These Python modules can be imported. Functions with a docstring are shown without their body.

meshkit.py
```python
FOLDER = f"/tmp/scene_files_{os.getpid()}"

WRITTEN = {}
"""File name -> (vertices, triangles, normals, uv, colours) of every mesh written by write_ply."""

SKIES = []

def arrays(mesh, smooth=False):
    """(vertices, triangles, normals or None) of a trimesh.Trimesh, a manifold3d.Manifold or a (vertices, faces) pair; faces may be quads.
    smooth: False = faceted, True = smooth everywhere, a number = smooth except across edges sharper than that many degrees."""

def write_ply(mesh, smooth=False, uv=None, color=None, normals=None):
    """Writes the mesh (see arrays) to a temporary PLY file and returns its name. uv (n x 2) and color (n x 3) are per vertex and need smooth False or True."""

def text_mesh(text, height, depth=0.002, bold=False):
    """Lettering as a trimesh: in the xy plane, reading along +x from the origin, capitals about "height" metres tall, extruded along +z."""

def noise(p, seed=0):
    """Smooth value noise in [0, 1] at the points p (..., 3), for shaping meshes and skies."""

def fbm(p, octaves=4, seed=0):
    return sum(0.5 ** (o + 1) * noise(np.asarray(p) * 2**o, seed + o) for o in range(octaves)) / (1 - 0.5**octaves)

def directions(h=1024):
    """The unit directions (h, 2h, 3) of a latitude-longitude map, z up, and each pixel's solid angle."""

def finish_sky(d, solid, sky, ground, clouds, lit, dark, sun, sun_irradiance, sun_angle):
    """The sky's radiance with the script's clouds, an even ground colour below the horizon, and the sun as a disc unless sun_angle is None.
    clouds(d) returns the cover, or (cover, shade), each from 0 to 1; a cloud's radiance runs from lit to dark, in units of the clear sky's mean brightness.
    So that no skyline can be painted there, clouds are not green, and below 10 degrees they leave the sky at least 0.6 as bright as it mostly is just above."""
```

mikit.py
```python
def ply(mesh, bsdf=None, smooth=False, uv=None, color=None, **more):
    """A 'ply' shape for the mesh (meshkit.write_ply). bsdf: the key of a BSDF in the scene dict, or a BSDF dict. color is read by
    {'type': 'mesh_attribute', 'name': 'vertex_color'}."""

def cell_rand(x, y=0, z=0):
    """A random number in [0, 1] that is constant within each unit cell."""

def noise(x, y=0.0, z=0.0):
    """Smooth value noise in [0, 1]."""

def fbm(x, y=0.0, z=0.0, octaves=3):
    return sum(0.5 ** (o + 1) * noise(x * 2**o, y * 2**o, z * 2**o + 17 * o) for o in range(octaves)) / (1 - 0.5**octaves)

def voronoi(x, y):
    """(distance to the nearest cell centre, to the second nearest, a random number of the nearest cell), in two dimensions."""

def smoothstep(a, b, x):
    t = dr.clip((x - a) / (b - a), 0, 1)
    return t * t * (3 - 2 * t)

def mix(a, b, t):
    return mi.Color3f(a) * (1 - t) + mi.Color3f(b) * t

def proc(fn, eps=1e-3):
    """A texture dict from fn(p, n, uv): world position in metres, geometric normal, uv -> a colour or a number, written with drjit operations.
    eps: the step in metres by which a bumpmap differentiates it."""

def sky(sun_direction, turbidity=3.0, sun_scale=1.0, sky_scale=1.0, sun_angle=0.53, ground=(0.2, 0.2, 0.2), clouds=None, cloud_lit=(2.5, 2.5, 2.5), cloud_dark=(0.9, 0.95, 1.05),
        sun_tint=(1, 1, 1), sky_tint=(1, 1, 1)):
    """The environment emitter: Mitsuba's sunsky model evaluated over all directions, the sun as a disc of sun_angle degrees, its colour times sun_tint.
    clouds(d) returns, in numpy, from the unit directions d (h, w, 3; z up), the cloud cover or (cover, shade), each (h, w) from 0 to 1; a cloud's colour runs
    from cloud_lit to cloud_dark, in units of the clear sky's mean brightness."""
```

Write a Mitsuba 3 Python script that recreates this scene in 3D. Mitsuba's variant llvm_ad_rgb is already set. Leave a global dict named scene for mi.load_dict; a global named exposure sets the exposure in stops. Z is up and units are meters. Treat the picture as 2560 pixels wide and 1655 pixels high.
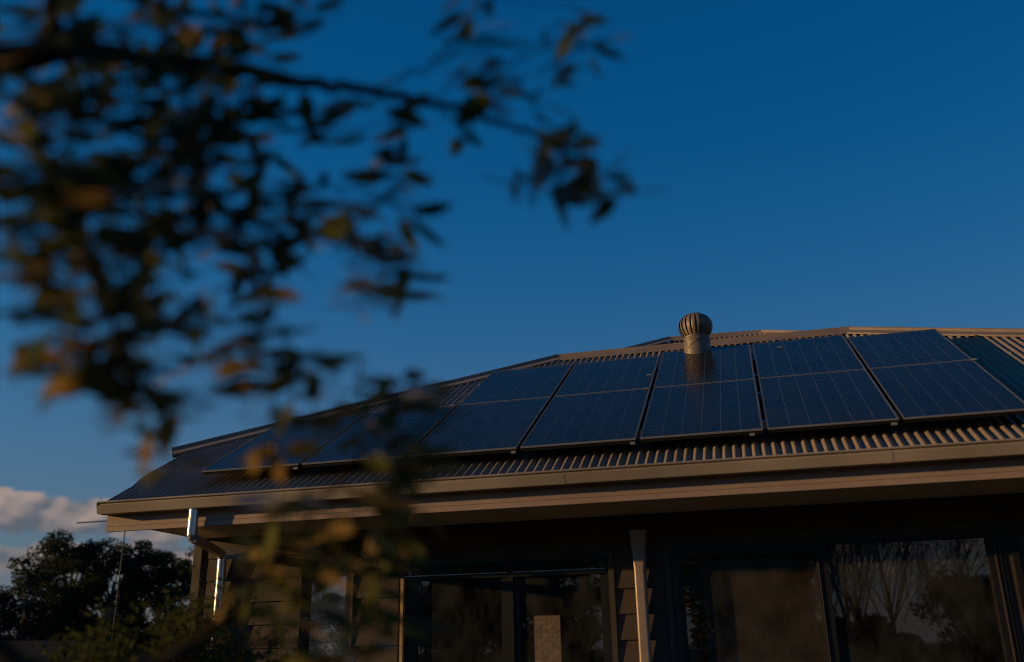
import math
import numpy as np
import trimesh
import drjit as dr
import mitsuba as mi
import mikit
import meshkit
from shapely.geometry import Polygon, LineString, Point
from shapely import union_all
T = mi.ScalarTransform4f
scene, labels = {}, {}

# ------------------------------------------------------------------ camera, light, exposure
CAM = np.array([4.9155, -7.4026, 1.4732])
FWD = np.array([-0.23689, 0.91398, 0.32942])
UP = np.array([0.10309, -0.31351, 0.94397])
scene['camera'] = {'type': 'thinlens', 'fov': 58.2447, 'fov_axis': 'x', 'near_clip': 0.05, 'far_clip': 3000.0,
                   'aperture_radius': 0.017, 'focus_distance': 9.5,
                   'to_world': T().look_at(origin=CAM.tolist(), target=(CAM + FWD).tolist(), up=UP.tolist())}
SUN_AZ, SUN_EL = math.radians(72), math.radians(9.0)
SUN = (-math.sin(SUN_AZ) * math.cos(SUN_EL), -math.cos(SUN_AZ) * math.cos(SUN_EL), math.sin(SUN_EL))


def sstep(a, b, x):
    t = np.clip((x - a) / (b - a), 0, 1)
    return t * t * (3 - 2 * t)


def clouds(d):
    el = np.degrees(np.arcsin(np.clip(d[..., 2], -1, 1)))
    az = np.degrees(np.arctan2(d[..., 0], d[..., 1]))
    def n(da, de):
        wrap = az + da
        p = np.stack([np.cos(np.radians(wrap)) * 26, np.sin(np.radians(wrap)) * 26, (el + de) * 0.62], -1)
        return meshkit.fbm(p, 5, 3)
    a, b = n(0, 0), n(-0.5, 0.45)
    upper = np.exp(-((el - 7.6) / 1.35) ** 2)
    lower = np.exp(-((el - 5.0) / 1.5) ** 2) * 1.02
    cover = sstep(0.50, 0.60, a * 0.60 + 0.42 * np.maximum(upper, lower))
    puff = sstep(0.60, 0.72, a) * np.exp(-((el - 9.6) / 0.8) ** 2)
    veil = 0.68 * np.exp(-(np.maximum(el, 0) / 14.5) ** 1.9) + 0.28 * np.exp(-(el / 5.0) ** 2)
    cloud = np.maximum(cover * 0.92, puff * 0.6)
    cover = np.clip(np.maximum(cloud, veil), 0, 1)
    shade = np.clip(0.55 + (b - a) * 3.2 + 0.35 * np.where(el > 6.2, (7.6 - el), (5.0 - el)) / 1.3, 0, 1)
    k = np.clip((cloud - veil) / 0.25, 0, 1)      # the thin haze is neither lit nor dark
    shade = 0.80 * (1 - k) + shade * k
    return cover, shade


scene['sky'] = mikit.sky(SUN, turbidity=3.0, sun_scale=1.5, sky_scale=1.0, sky_tint=(0.02, 0.85, 1.76), sun_tint=(1.0, 1.03, 1.14),
                         ground=(0.06, 0.055, 0.045), clouds=clouds, cloud_lit=(3.5, 2.65, 2.25), cloud_dark=(1.05, 1.12, 1.3))
exposure = 1.3

# ------------------------------------------------------------------ helpers
def key_for(name, parent=None):
    base = f'{parent}__{name}' if parent else name
    if base not in USED:
        USED.add(base)
        return base
    i = 1
    while f'{base}_{i:03d}' in USED:
        i += 1
    USED.add(f'{base}_{i:03d}')
    return f'{base}_{i:03d}'


USED = set()


def thing(name, label, cat, group=None):
    k = key_for(name)
    labels[k] = {'label': label, 'category': cat}
    if group:
        labels[k]['group'] = group
    return k


def part(name, parent, mesh, bsdf, smooth=False, label=None, kind=None, M=None):
    k = key_for(name, parent)
    d = mesh if isinstance(mesh, dict) else mikit.ply(mesh, bsdf, smooth)
    if M is not None:
        d = {**d, 'to_world': T(M)}
    scene[k] = d
    if label or kind:
        labels[k] = {}
        if label:
            labels[k]['label'] = label
        if kind:
            labels[k]['kind'] = kind
    return k


def whole(name, mesh, bsdf, label, cat, smooth=False, group=None, kind=None):
    k = key_for(name)
    scene[k] = mikit.ply(mesh, bsdf, smooth)
    labels[k] = {'label': label}
    if cat:
        labels[k]['category'] = cat
    if group:
        labels[k]['group'] = group
    if kind:
        labels[k]['kind'] = kind
    return k


def box(x0, x1, y0, y1, z0, z1):
    m = trimesh.creation.box((x1 - x0, y1 - y0, z1 - z0))
    m.apply_translation(((x0 + x1) / 2, (y0 + y1) / 2, (z0 + z1) / 2))
    return m


def cat(ms):
    return trimesh.util.concatenate(ms)


def tube(pts, radii, sides=10, closed=True):
    """A round tube along a polyline (n,3), radii (n,)."""
    p = np.asarray(pts, float)
    r = np.broadcast_to(np.asarray(radii, float), (len(p),))
    t = np.gradient(p, axis=0)
    t /= np.linalg.norm(t, axis=1, keepdims=True) + 1e-12
    a = np.zeros_like(p)
    ref = np.array([0, 0, 1.0]) if abs(t[0, 2]) < 0.9 else np.array([1.0, 0, 0])
    v = np.cross(t[0], ref)
    for i in range(len(p)):
        v = v - t[i] * (v @ t[i])
        v /= np.linalg.norm(v) + 1e-12
        a[i] = v
    b = np.cross(t, a)
    g = np.arange(sides) * 2 * np.pi / sides
    V = (p[:, None] + r[:, None, None] * (np.cos(g)[None, :, None] * a[:, None] + np.sin(g)[None, :, None] * b[:, None])).reshape(-1, 3)
    i, j = np.meshgrid(np.arange(len(p) - 1), np.arange(sides), indexing='ij')
    q = np.stack([i * sides + j, i * sides + (j + 1) % sides, (i + 1) * sides + (j + 1) % sides, (i + 1) * sides + j], -1).reshape(-1, 4)
    F = np.vstack([q[:, [0, 1, 2]], q[:, [0, 2, 3]]])
    if closed:
        V = np.vstack([V, p[0], p[-1]])
        n = len(p) * sides
        jj = np.arange(sides)
        F = np.vstack([F, np.stack([(jj + 1) % sides, jj, jj * 0 + n], 1),
                       np.stack([n - sides + jj, n - sides + (jj + 1) % sides, jj * 0 + n + 1], 1)])
    return trimesh.Trimesh(V, F, process=False)


def soft(pts, n=6):
    """Catmull-Rom resampling of rows (any columns)."""
    p = np.asarray(pts, float)
    q = np.vstack([2 * p[0] - p[1], p, 2 * p[-1] - p[-2]])
    out = []
    for i in range(1, len(q) - 2):
        for t in np.linspace(0, 1, n, endpoint=False):
            a, b, c, d = q[i - 1], q[i], q[i + 1], q[i + 2]
            out.append(0.5 * (2 * b + (c - a) * t + (2 * a - 5 * b + 4 * c - d) * t * t + (3 * b - a - 3 * c + d) * t ** 3))
    out.append(p[-1])
    return np.array(out)


def lathe(profile, center, n=40):
    """(r, z) rows turned about the vertical through center."""
    pr = np.asarray(profile, float)
    g = np.arange(n) * 2 * np.pi / n
    V = np.stack([pr[:, None, 0] * np.cos(g), pr[:, None, 0] * np.sin(g), np.broadcast_to(pr[:, None, 1], (len(pr), n))], -1).reshape(-1, 3) + center
    i, j = np.meshgrid(np.arange(len(pr) - 1), np.arange(n), indexing='ij')
    q = np.stack([i * n + j, i * n + (j + 1) % n, (i + 1) * n + (j + 1) % n, (i + 1) * n + j], -1).reshape(-1, 4)
    return trimesh.Trimesh(V, np.vstack([q[:, [0, 1, 2]], q[:, [0, 2, 3]]]), process=False)


def prism_x(poly, x0, x1):
    """A shapely polygon in (y, z) extruded from x0 to x1."""
    m = trimesh.creation.extrude_polygon(poly, x1 - x0, engine='earcut')
    v = np.array(m.vertices)
    m2 = trimesh.Trimesh(np.stack([v[:, 2] + x0, v[:, 0], v[:, 1]], 1), m.faces, process=False)
    return m2


def prism_z(poly, z0, z1):
    m = trimesh.creation.extrude_polygon(poly, z1 - z0, engine='earcut')
    m.apply_translation((0, 0, z0))
    return m


# ------------------------------------------------------------------ materials
def rgb(*c):
    return {'type': 'rgb', 'value': list(c)}


def bsdf(name, d, two=True):
    scene[name] = {'type': 'twosided', 'bsdf': d} if two else d


def weather(base, amount=0.25, scale=3.0, streak=1.0):
    base = np.array(base)
    def fn(p, n, uv):
        a = mikit.fbm(p.x * scale, p.y * scale, p.z * scale * streak, 4)
        b = mikit.noise(p.x * 60, p.y * 60, p.z * 60)
        k = 1 + amount * (a - 0.5) * 2 + 0.08 * (b - 0.5)
        return mi.Color3f(*(float(c) for c in base)) * k
    return mikit.proc(fn)


def paint(name, base, rough=0.5, spec=0.5, amount=0.2, scale=3.0, streak=1.0, clearcoat=0.0):
    bsdf(name, {'type': 'principled', 'base_color': weather(base, amount, scale, streak), 'roughness': rough, 'specular': spec, 'clearcoat': clearcoat, 'clearcoat_gloss': 0.7})


paint('m_roof', (0.205, 0.155, 0.12), 0.55, 0.35, 0.35, 1.6)
paint('m_cap', (0.21, 0.155, 0.12), 0.5, 0.4, 0.3, 4.0)
paint('m_gutter', (0.29, 0.235, 0.18), 0.5, 0.4, 0.35, 2.2)
paint('m_fascia', (0.33, 0.24, 0.20), 0.6, 0.3, 0.32, 2.2)
paint('m_soffit', (0.50, 0.43, 0.38), 0.8, 0.2, 0.15)
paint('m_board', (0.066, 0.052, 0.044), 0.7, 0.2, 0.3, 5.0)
paint('m_trim', (0.055, 0.046, 0.039), 0.6, 0.3, 0.2, 5.0)
paint('m_frame', (0.010, 0.010, 0.011), 0.5, 0.3, 0.2, 5.0)
paint('m_timber', (0.50, 0.31, 0.16), 0.5, 0.4, 0.2, 12.0, 0.1)
bsdf('m_pipe', {'type': 'principled', 'base_color': weather((0.56, 0.57, 0.62), 0.12, 6.0), 'roughness': 0.3, 'metallic': 0.75, 'specular': 0.5})
paint('m_pipe_brown', (0.30, 0.225, 0.19), 0.32, 0.6, 0.15, 6.0)
paint('m_vent', (0.15, 0.115, 0.09), 0.46, 0.4, 0.3, 9.0, 1.0, 0.15)
paint('m_anodised', (0.085, 0.085, 0.088), 0.45, 0.4, 0.2, 6.0)
paint('m_black', (0.010, 0.010, 0.011), 0.6, 0.2, 0.2)
paint('m_dark', (0.012, 0.012, 0.013), 0.8, 0.2, 0.2)
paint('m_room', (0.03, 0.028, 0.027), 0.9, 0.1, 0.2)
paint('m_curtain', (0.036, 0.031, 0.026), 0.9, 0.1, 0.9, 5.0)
paint('m_render', (0.25, 0.22, 0.19), 0.85, 0.2, 0.25)
paint('m_mortar', (0.30, 0.27, 0.23), 0.9, 0.1, 0.2, 9.0)
paint('m_brick', (0.21, 0.14, 0.105), 0.85, 0.2, 0.35, 9.0)
paint('m_brick_b', (0.17, 0.125, 0.095), 0.85, 0.2, 0.35, 9.0)
paint('m_slate', (0.014, 0.015, 0.017), 0.9, 0.1, 0.3, 3.0)
paint('m_bark', (0.035, 0.027, 0.021), 0.9, 0.1, 0.4, 14.0, 0.2)
paint('m_bark_pale', (0.14, 0.115, 0.095), 0.85, 0.1, 0.4, 4.0, 0.4)
paint('m_asphalt', (0.05, 0.05, 0.052), 0.9, 0.2, 0.3, 5.0)
paint('m_kerb', (0.32, 0.31, 0.29), 0.9, 0.2, 0.2, 5.0)
bsdf('m_aluminium', {'type': 'principled', 'base_color': weather((0.62, 0.60, 0.58), 0.12, 8.0), 'roughness': 0.35, 'metallic': 0.75, 'specular': 0.5})
bsdf('m_galv', {'type': 'principled', 'base_color': rgb(0.5, 0.5, 0.5), 'roughness': 0.4, 'metallic': 0.6})
bsdf('m_back', {'type': 'roughplastic', 'alpha': 0.06, 'int_ior': 1.25, 'diffuse_reflectance': rgb(0.16, 0.165, 0.16)})


def cell_tex(base):
    def fn(p, n, uv):
        # two silver busbars per cell (uv runs 0..1 over one cell) and polycrystalline grain
        bar = mikit.smoothstep(0.060, 0.025, dr.abs(dr.abs(uv.y - 0.5) - 0.20))
        f = mikit.smoothstep(0.8, 1.0, dr.abs(dr.sin(uv.x * 3.14159 * 16)))
        _, _, r = mikit.voronoi(p.x * 55, (p.y + p.z * 0.6) * 55)
        dust = mikit.fbm(p.x * 1.7, (p.y + p.z) * 1.7, 2.0, 4)
        k = 0.35 + 0.5 * r + 0.12 * f + 0.7 * dust * dust
        return mikit.mix(mi.Color3f(*base) * k, mi.Color3f(0.10, 0.105, 0.10), bar * 0.55)
    return mikit.proc(fn)


for nm, b in (('m_cell', (0.009, 0.011, 0.009)), ('m_cell_b', (0.012, 0.013, 0.009)), ('m_cell_c', (0.007, 0.010, 0.009))):
    bsdf(nm, {'type': 'roughplastic', 'alpha': 0.06, 'int_ior': 1.25, 'diffuse_reflectance': cell_tex(b)})
def grime(p, n, uv):
    a = mikit.fbm(p.x * 5, p.y * 5, p.z * 3.0, 5)
    b_ = mikit.fbm(p.x * 28, 4.0, p.z * 9.0, 3)
    return dr.clip(0.022 + 0.16 * (a - 0.34) + 0.05 * (b_ - 0.5), 0.008, 0.16)


scene['m_glass'] = {'type': 'blendbsdf', 'weight': mikit.proc(grime), 'clear': {'type': 'thindielectric', 'int_ior': 1.65}, 'dusty': {'type': 'twosided', 'bsdf': {'type': 'diffuse', 'reflectance': rgb(0.33, 0.34, 0.36)}}}


def leaf(name, c, trans, rough=0.45):
    c = np.array(c)
    def fn(p, n, uv):
        a = mikit.fbm(p.x * 40, p.y * 40, p.z * 40, 3)
        return mi.Color3f(*(float(x) for x in c)) * (0.65 + 0.7 * a)
    scene[name] = {'type': 'principledthin', 'base_color': mikit.proc(fn), 'roughness': rough, 'diff_trans': trans, 'spec_trans': 0.0, 'eta': 1.4}


leaf('m_leaf_dark', (0.075, 0.100, 0.055), 0.8)
leaf('m_leaf_olive', (0.14, 0.14, 0.040), 1.0)
leaf('m_leaf_gold', (0.36, 0.23, 0.075), 1.0)
leaf('m_leaf_pale', (0.52, 0.47, 0.46), 0.8)
leaf('m_leaf_far', (0.056, 0.066, 0.036), 0.7, 0.7)
leaf('m_leaf_brown', (0.16, 0.105, 0.07), 0.5, 0.7)
leaf('m_leaf_bush', (0.070, 0.075, 0.024), 0.8, 0.6)


def grass_tex(p, n, uv):
    a = mikit.fbm(p.x * 1.3, p.y * 1.3, 0, 4)
    b = mikit.fbm(p.x * 14, p.y * 14, 3, 3)
    return mikit.mix((0.045, 0.055, 0.02), (0.13, 0.10, 0.05), dr.clip(a * 0.8 + b * 0.5 - 0.2, 0, 1))


bsdf('m_ground', {'type': 'diffuse', 'reflectance': mikit.proc(grass_tex)})

# ------------------------------------------------------------------ ground
WK, WS = 1.0525, 0.40


def w3(p):
    """The wall line: laid out in a plane 0.22 behind the eave origin, then set 0.40 m further back at full size."""
    p = np.array(p, float)
    p[..., 0] = 4.9155 + (p[..., 0] - 4.9155) * WK
    p[..., 1] = p[..., 1] + WS
    p[..., 2] = 1.4732 + (p[..., 2] - 1.4732) * WK
    return p


def wl(m):
    if isinstance(m, tuple):
        return (w3(m[0]), m[1])
    m = m.copy()
    m.vertices = w3(np.array(m.vertices))
    return m


def wpart(name, parent, mesh, *a, **k):
    return part(name, parent, wl(mesh), *a, **k)


def sheet(x0, x1, y0, y1, z, name, m, label):
    v = np.array([[x0, y0, z], [x1, y0, z], [x1, y1, z], [x0, y1, z]])
    k = key_for(name)
    scene[k] = mikit.ply((v, np.array([[0, 1, 2, 3]])), m)
    labels[k] = {'label': label, 'kind': 'structure'}


sheet(-900, 900, -900, 900, 0.0, 'ground', 'm_ground', 'dry grassy ground around the house')
sheet(-400, 400, -14.0, -6.9, 0.004, 'road', 'm_asphalt', 'asphalt street in front of the house')
whole('kerb', box(-60, 60, -6.9, -6.75, -0.05, 0.11), 'm_kerb', 'concrete kerb along the street', None, kind='structure')

# ------------------------------------------------------------------ the house
TH = math.radians(29.2442)
CT, ST = math.cos(TH), math.sin(TH)
NRM = np.array([0, -ST, CT])
SLP = np.array([0, CT, ST])


def RP(x, s, o=0.0):
    """Front roof slope: x along the eave, s up the slope, o out of the plane of the solar glass; metres."""
    return np.array([x, s * CT - o * ST, s * ST + o * CT + 3.1])


OFF = -0.135
EAVE = -0.40
A_L, A_R = (2.62, 4.27), (6.22, 4.19)           # apexes (x, s)
B_L = (-1.01, 1.30)
HIP_R = (7.85, 3.14)
WAVE, AMP = 0.0762, 0.0125
slope_l = (A_L[1] - B_L[1]) / (A_L[0] - B_L[0])
slope_r = (HIP_R[1] - A_R[1]) / (HIP_R[0] - A_R[0])

house = thing('house', 'low brown weatherboard house with a corrugated metal hip roof', 'house')


def corrugated(name, xs, lo, hi, frame, bs, smooth=True):
    """Corrugated sheet: columns at xs, running from lo(x) to hi(x) up the slope; frame(x, s, h) -> point."""
    h = AMP * np.cos(2 * np.pi * xs / WAVE)
    a = np.array([frame(x, lo(x), hh) for x, hh in zip(xs, h)])
    b = np.array([frame(x, hi(x), hh) for x, hh in zip(xs, h)])
    n = len(xs)
    V = np.vstack([a, b])
    i = np.arange(n - 1)
    F = np.stack([i, i + 1, i + 1 + n, i + n], 1)
    return part(name, house, (V, F), bs, smooth)


def hi_front(x):
    return min(B_L[1] + slope_l * (x - B_L[0]), A_R[1] + slope_r * (x - A_R[0]), A_L[1] + (A_R[1] - A_L[1]) * (x - A_L[0]) / (A_R[0] - A_L[0]))


def lo_front(x):
    # the cut verge at the left end leans slightly
    t = (x - B_L[0]) / 0.19
    return max(EAVE, B_L[1] - 0.02 + (EAVE - B_L[1]) * t) if t < 1 else EAVE


xs = np.arange(-0.965, 12.4, WAVE / 12)
xs = xs[[hi_front(x) > lo_front(x) + 0.01 for x in xs]]
corrugated('roof_sheet', xs, lo_front, hi_front, lambda x, s, h: RP(x, s, OFF + h - AMP), 'm_roof')
PA_L, PA_R, PB = RP(*A_L, OFF), RP(*A_R, OFF), RP(*B_L, OFF)
PHR = RP(A_R[0] + 5.6, A_R[1] + slope_r * 5.6, OFF)
# left slope: holds the hip B-A and runs back along y
dl = (PA_L - PB) / (PA_L[0] - PB[0])
REAR = 9.3
ys = np.arange(PB[1], REAR, WAVE / 8)
def left_pt(y, x, h):
    return np.array([x, y, PB[2] + (x - PB[0]) * dl[2] + h - AMP])
corrugated('roof_sheet', ys, lambda y: PB[0] - 0.02, lambda y: min(PB[0] + (y - PB[1]) / dl[1], PA_L[0]) if y < PA_L[1] else max(PA_L[0] - (y - PA_L[1]) / dl[1], PB[0]), left_pt, 'm_roof')
# right slope and back slope
dr_ = (PHR - PA_R) / (PHR[0] - PA_R[0])
ys = np.arange(PHR[1], REAR, WAVE / 8)
corrugated('roof_sheet', ys, lambda y: PHR[0], lambda y: max(PHR[0] - (y - PHR[1]) / -dr_[1], PA_R[0]) if y < PA_R[1] else min(PA_R[0] + (y - PA_R[1]) / -dr_[1], PHR[0]),
           lambda y, x, h: np.array([x, y, PHR[2] + (x - PHR[0]) * dr_[2] + h - AMP]), 'm_roof')
xs2 = np.arange(PB[0], 11.8, WAVE / 8)
def back_lo(x):
    return 0.0
def back_hi(x):
    f = hi_front(x)
    return max(0.02, min(1.0, (RP(x, f, OFF)[1] - PB[1]) / (PA_L[1] - PB[1])))
corrugated('roof_sheet', xs2, back_lo, back_hi, lambda x, t, h: np.array([x, REAR + t * (PA_L[1] - REAR), 2.75 + t * (PA_L[2] - 2.75) + h - AMP]), 'm_roof')


def capping(name, p0, p1, w1, w2, width=0.125, roll=0.02, up=0.014, pieces=1, bs='m_cap'):
    """Folded ridge or hip capping with a rolled crown; w1, w2 point down the two slopes."""
    p0, p1 = np.array(p0, float), np.array(p1, float)
    d = (p1 - p0) / np.linalg.norm(p1 - p0)
    vs = []
    for w in (w1, w2):
        w = np.array(w, float)
        w -= d * (w @ d)
        vs.append(w / np.linalg.norm(w))
    n = -(vs[0] + vs[1])
    n /= np.linalg.norm(n)
    if n[2] < 0:
        n = -n
    sec = [vs[0] * width + n * (up - 0.016), vs[0] * width + n * up, vs[0] * (width * 0.5) + n * (up + 0.004), vs[0] * roll * 1.3 + n * (up + 0.004)]
    side = vs[0] - n * (vs[0] @ n)
    side /= np.linalg.norm(side)
    for g in np.linspace(-0.2, math.pi + 0.2, 9):
        sec.append(side * roll * math.cos(g) + n * (up + roll * 0.9 + roll * math.sin(g)))
    sec += [vs[1] * roll * 1.3 + n * (up + 0.004), vs[1] * (width * 0.5) + n * (up + 0.004), vs[1] * width + n * up, vs[1] * width + n * (up - 0.016)]
    sec = np.array(sec)
    L = np.linalg.norm(p1 - p0)
    for k in range(pieces):
        a, b = L * k / pieces, L * (k + 1) / pieces + (0.06 if k < pieces - 1 else 0)
        lift = n * (0.003 * (k % 2))
        V = np.vstack([p0 + d * a + sec + lift, p0 + d * b + sec + lift])
        m = len(sec)
        i = np.arange(m - 1)
        # thin the sheet to a real thickness
        V2 = np.vstack([V, V - n * 0.0015])
        F = [np.stack([i, i + 1, i + 1 + m, i + m], 1), np.stack([i + 2 * m, i + m + 2 * m, i + 1 + m + 2 * m, i + 1 + 2 * m], 1),
             np.stack([i, i + 2 * m, i + 1 + 2 * m, i + 1], 1), np.stack([i + m, i + 1 + m, i + 1 + 3 * m, i + 3 * m], 1)]
        part(name, house, (V2, np.vstack(F)), bs, 40)


left_down = np.array([-1, 0, -dl[2]])
right_down = np.array([1, 0, dr_[2]])
back_down = np.array([0, 1, -0.48])
hip0 = PB - dl * 0.10
capping('hip_capping', hip0, PA_L + (PA_L - PB) * 0.005, -SLP, left_down, 0.15, pieces=3)
capping('ridge_capping', PA_L - np.array([0.05, 0, 0]), PA_R + np.array([0.03, 0, 0]), -SLP, back_down, 0.15, pieces=2)
capping('hip_capping', PA_R, PHR, -SLP, right_down, 0.15, pieces=3)

# rear wing roof whose ridge shows over the main ridge
RW_L, RW_R = np.array([3.86, 6.5, 6.06]), np.array([5.28, 6.5, 6.02])
xs3 = np.arange(1.3, 8.2, WAVE / 8)
def rw_hi(x):
    if x < RW_L[0]:
        return max(0.01, 1 - (RW_L[0] - x) / 2.6)
    if x > RW_R[0]:
        return max(0.01, 1 - (x - RW_R[0]) / 3.0)
    return 1.0
corrugated('roof_sheet', xs3, lambda x: 0.0, rw_hi, lambda x, t, h: np.array([x, 3.9 + t * 2.6, 4.75 + t * 1.29 + h - AMP]), 'm_roof')
corrugated('roof_sheet', xs3, lambda x: 0.0, rw_hi, lambda x, t, h: np.array([x, 9.1 - t * 2.6, 4.75 + t * 1.29 + h - AMP]), 'm_roof')
part('roof_sheet', house, (np.array([[1.26, 3.9, 4.75], RW_L - [0, 0, 0.02], [1.26, 9.1, 4.75]]), np.array([[0, 2, 1]])), 'm_roof')
part('roof_sheet', house, (np.array([[8.28, 3.9, 4.75], RW_R - [0, 0, 0.02], [8.28, 9.1, 4.75]]), np.array([[0, 1, 2]])), 'm_roof')
fdn, bdn = np.array([0, -2.6, -1.29]), np.array([0, 2.6, -1.29])
capping('hip_capping', [1.26, 3.9, 4.75], RW_L, fdn, [-2.6, 0, -1.3], 0.13)
capping('ridge_capping', RW_L, RW_R, fdn, bdn, 0.13)
capping('hip_capping', [8.28, 3.9, 4.75], RW_R, fdn, [3.0, 0, -1.3], 0.13)

# eaves: gutter, fascia, soffit
HX0, HX1 = -0.09, 12.0
g_line = LineString([(-0.279, 2.772), (-0.279, 2.704), (-0.392, 2.700), (-0.410, 2.768), (-0.400, 2.774), (-0.400, 2.788), (-0.412, 2.792)]).buffer(0.0022, cap_style=2, join_style=2)
g_poly = union_all([g_line, Point(-0.412, 2.798).buffer(0.009, 6)])
gut = part('gutter', house, prism_x(g_poly, -0.735, HX1 + 0.3), 'm_gutter', 30)
part('end_cap', gut, prism_x(Polygon([(-0.277, 2.792), (-0.277, 2.702), (-0.391, 2.698), (-0.413, 2.776), (-0.411, 2.792)]), -0.741, -0.7355), 'm_gutter')
for k in range(5):
    jx = 1.05 + 2.4 * k
    part('joint', gut, prism_x(LineString([(-0.279, 2.702), (-0.393, 2.6975), (-0.4125, 2.768), (-0.4025, 2.774)]).buffer(0.0021, cap_style=2, join_style=2), jx, jx + 0.05), 'm_gutter')
hexa = trimesh.creation.cylinder(radius=0.0075, height=0.010, sections=6)
RS = np.eye(4)
RS[:3, 0], RS[:3, 1], RS[:3, 2] = [1, 0, 0], SLP, NRM
sc = []
for s in (-0.30, 0.55, 1.45, 2.35, 3.25, 4.05):
    for k in range(-12, 160, 2):
        x = k * WAVE
        if lo_front(x) + 0.05 < s < hi_front(x) - 0.05 and not (0.0 <= x <= 7.05 and 0 <= s <= 3.1 and not (s > 1.7 and x < 2.0)):
            q = hexa.copy()
            q.apply_transform(RS)
            q.apply_translation(RP(x, s, OFF + 0.004))
            sc.append(q)
part('roof_screw', house, cat(sc), 'm_galv', kind='stuff')
fas = part('fascia', house, box(-0.722, HX1 + 0.3, -0.270, -0.235, 2.602, 2.79), 'm_fascia')
part('fascia_trim', house, box(-0.724, HX1 + 0.3, -0.273, -0.233, 2.556, 2.599), 'm_fascia')
part('soffit', house, box(-0.35, HX1, -0.232, 0.60, 2.568, 2.58), 'm_soffit')
# fibre-cement battens that joint the soffit lining
for k in range(9):
    part('soffit_batten', house, box(0.4 + 1.2 * k, 0.435 + 1.2 * k, -0.23, 0.59, 2.562, 2.5676), 'm_soffit')

# walls round the openings (front wall between y 0.22 and 0.34)
YW = 0.22
OPEN = [(0.985, 1.465, 0.85, 2.185), (1.925, 3.705, 0.06, 2.195), (4.255, 6.64, 0.45, 2.24)]
ms, x = [], HX0
for (a, b, z0, z1) in OPEN:
    ms += [box(x, a, YW, YW + 0.12, 0, 2.75), box(a, b, YW, YW + 0.12, 0, z0), box(a, b, YW, YW + 0.12, z1, 2.75)]
    x = b
ms.append(box(x, HX1, YW, YW + 0.12, 0, 2.75))
wpart('front_wall', house, cat(ms), 'm_board')
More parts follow.
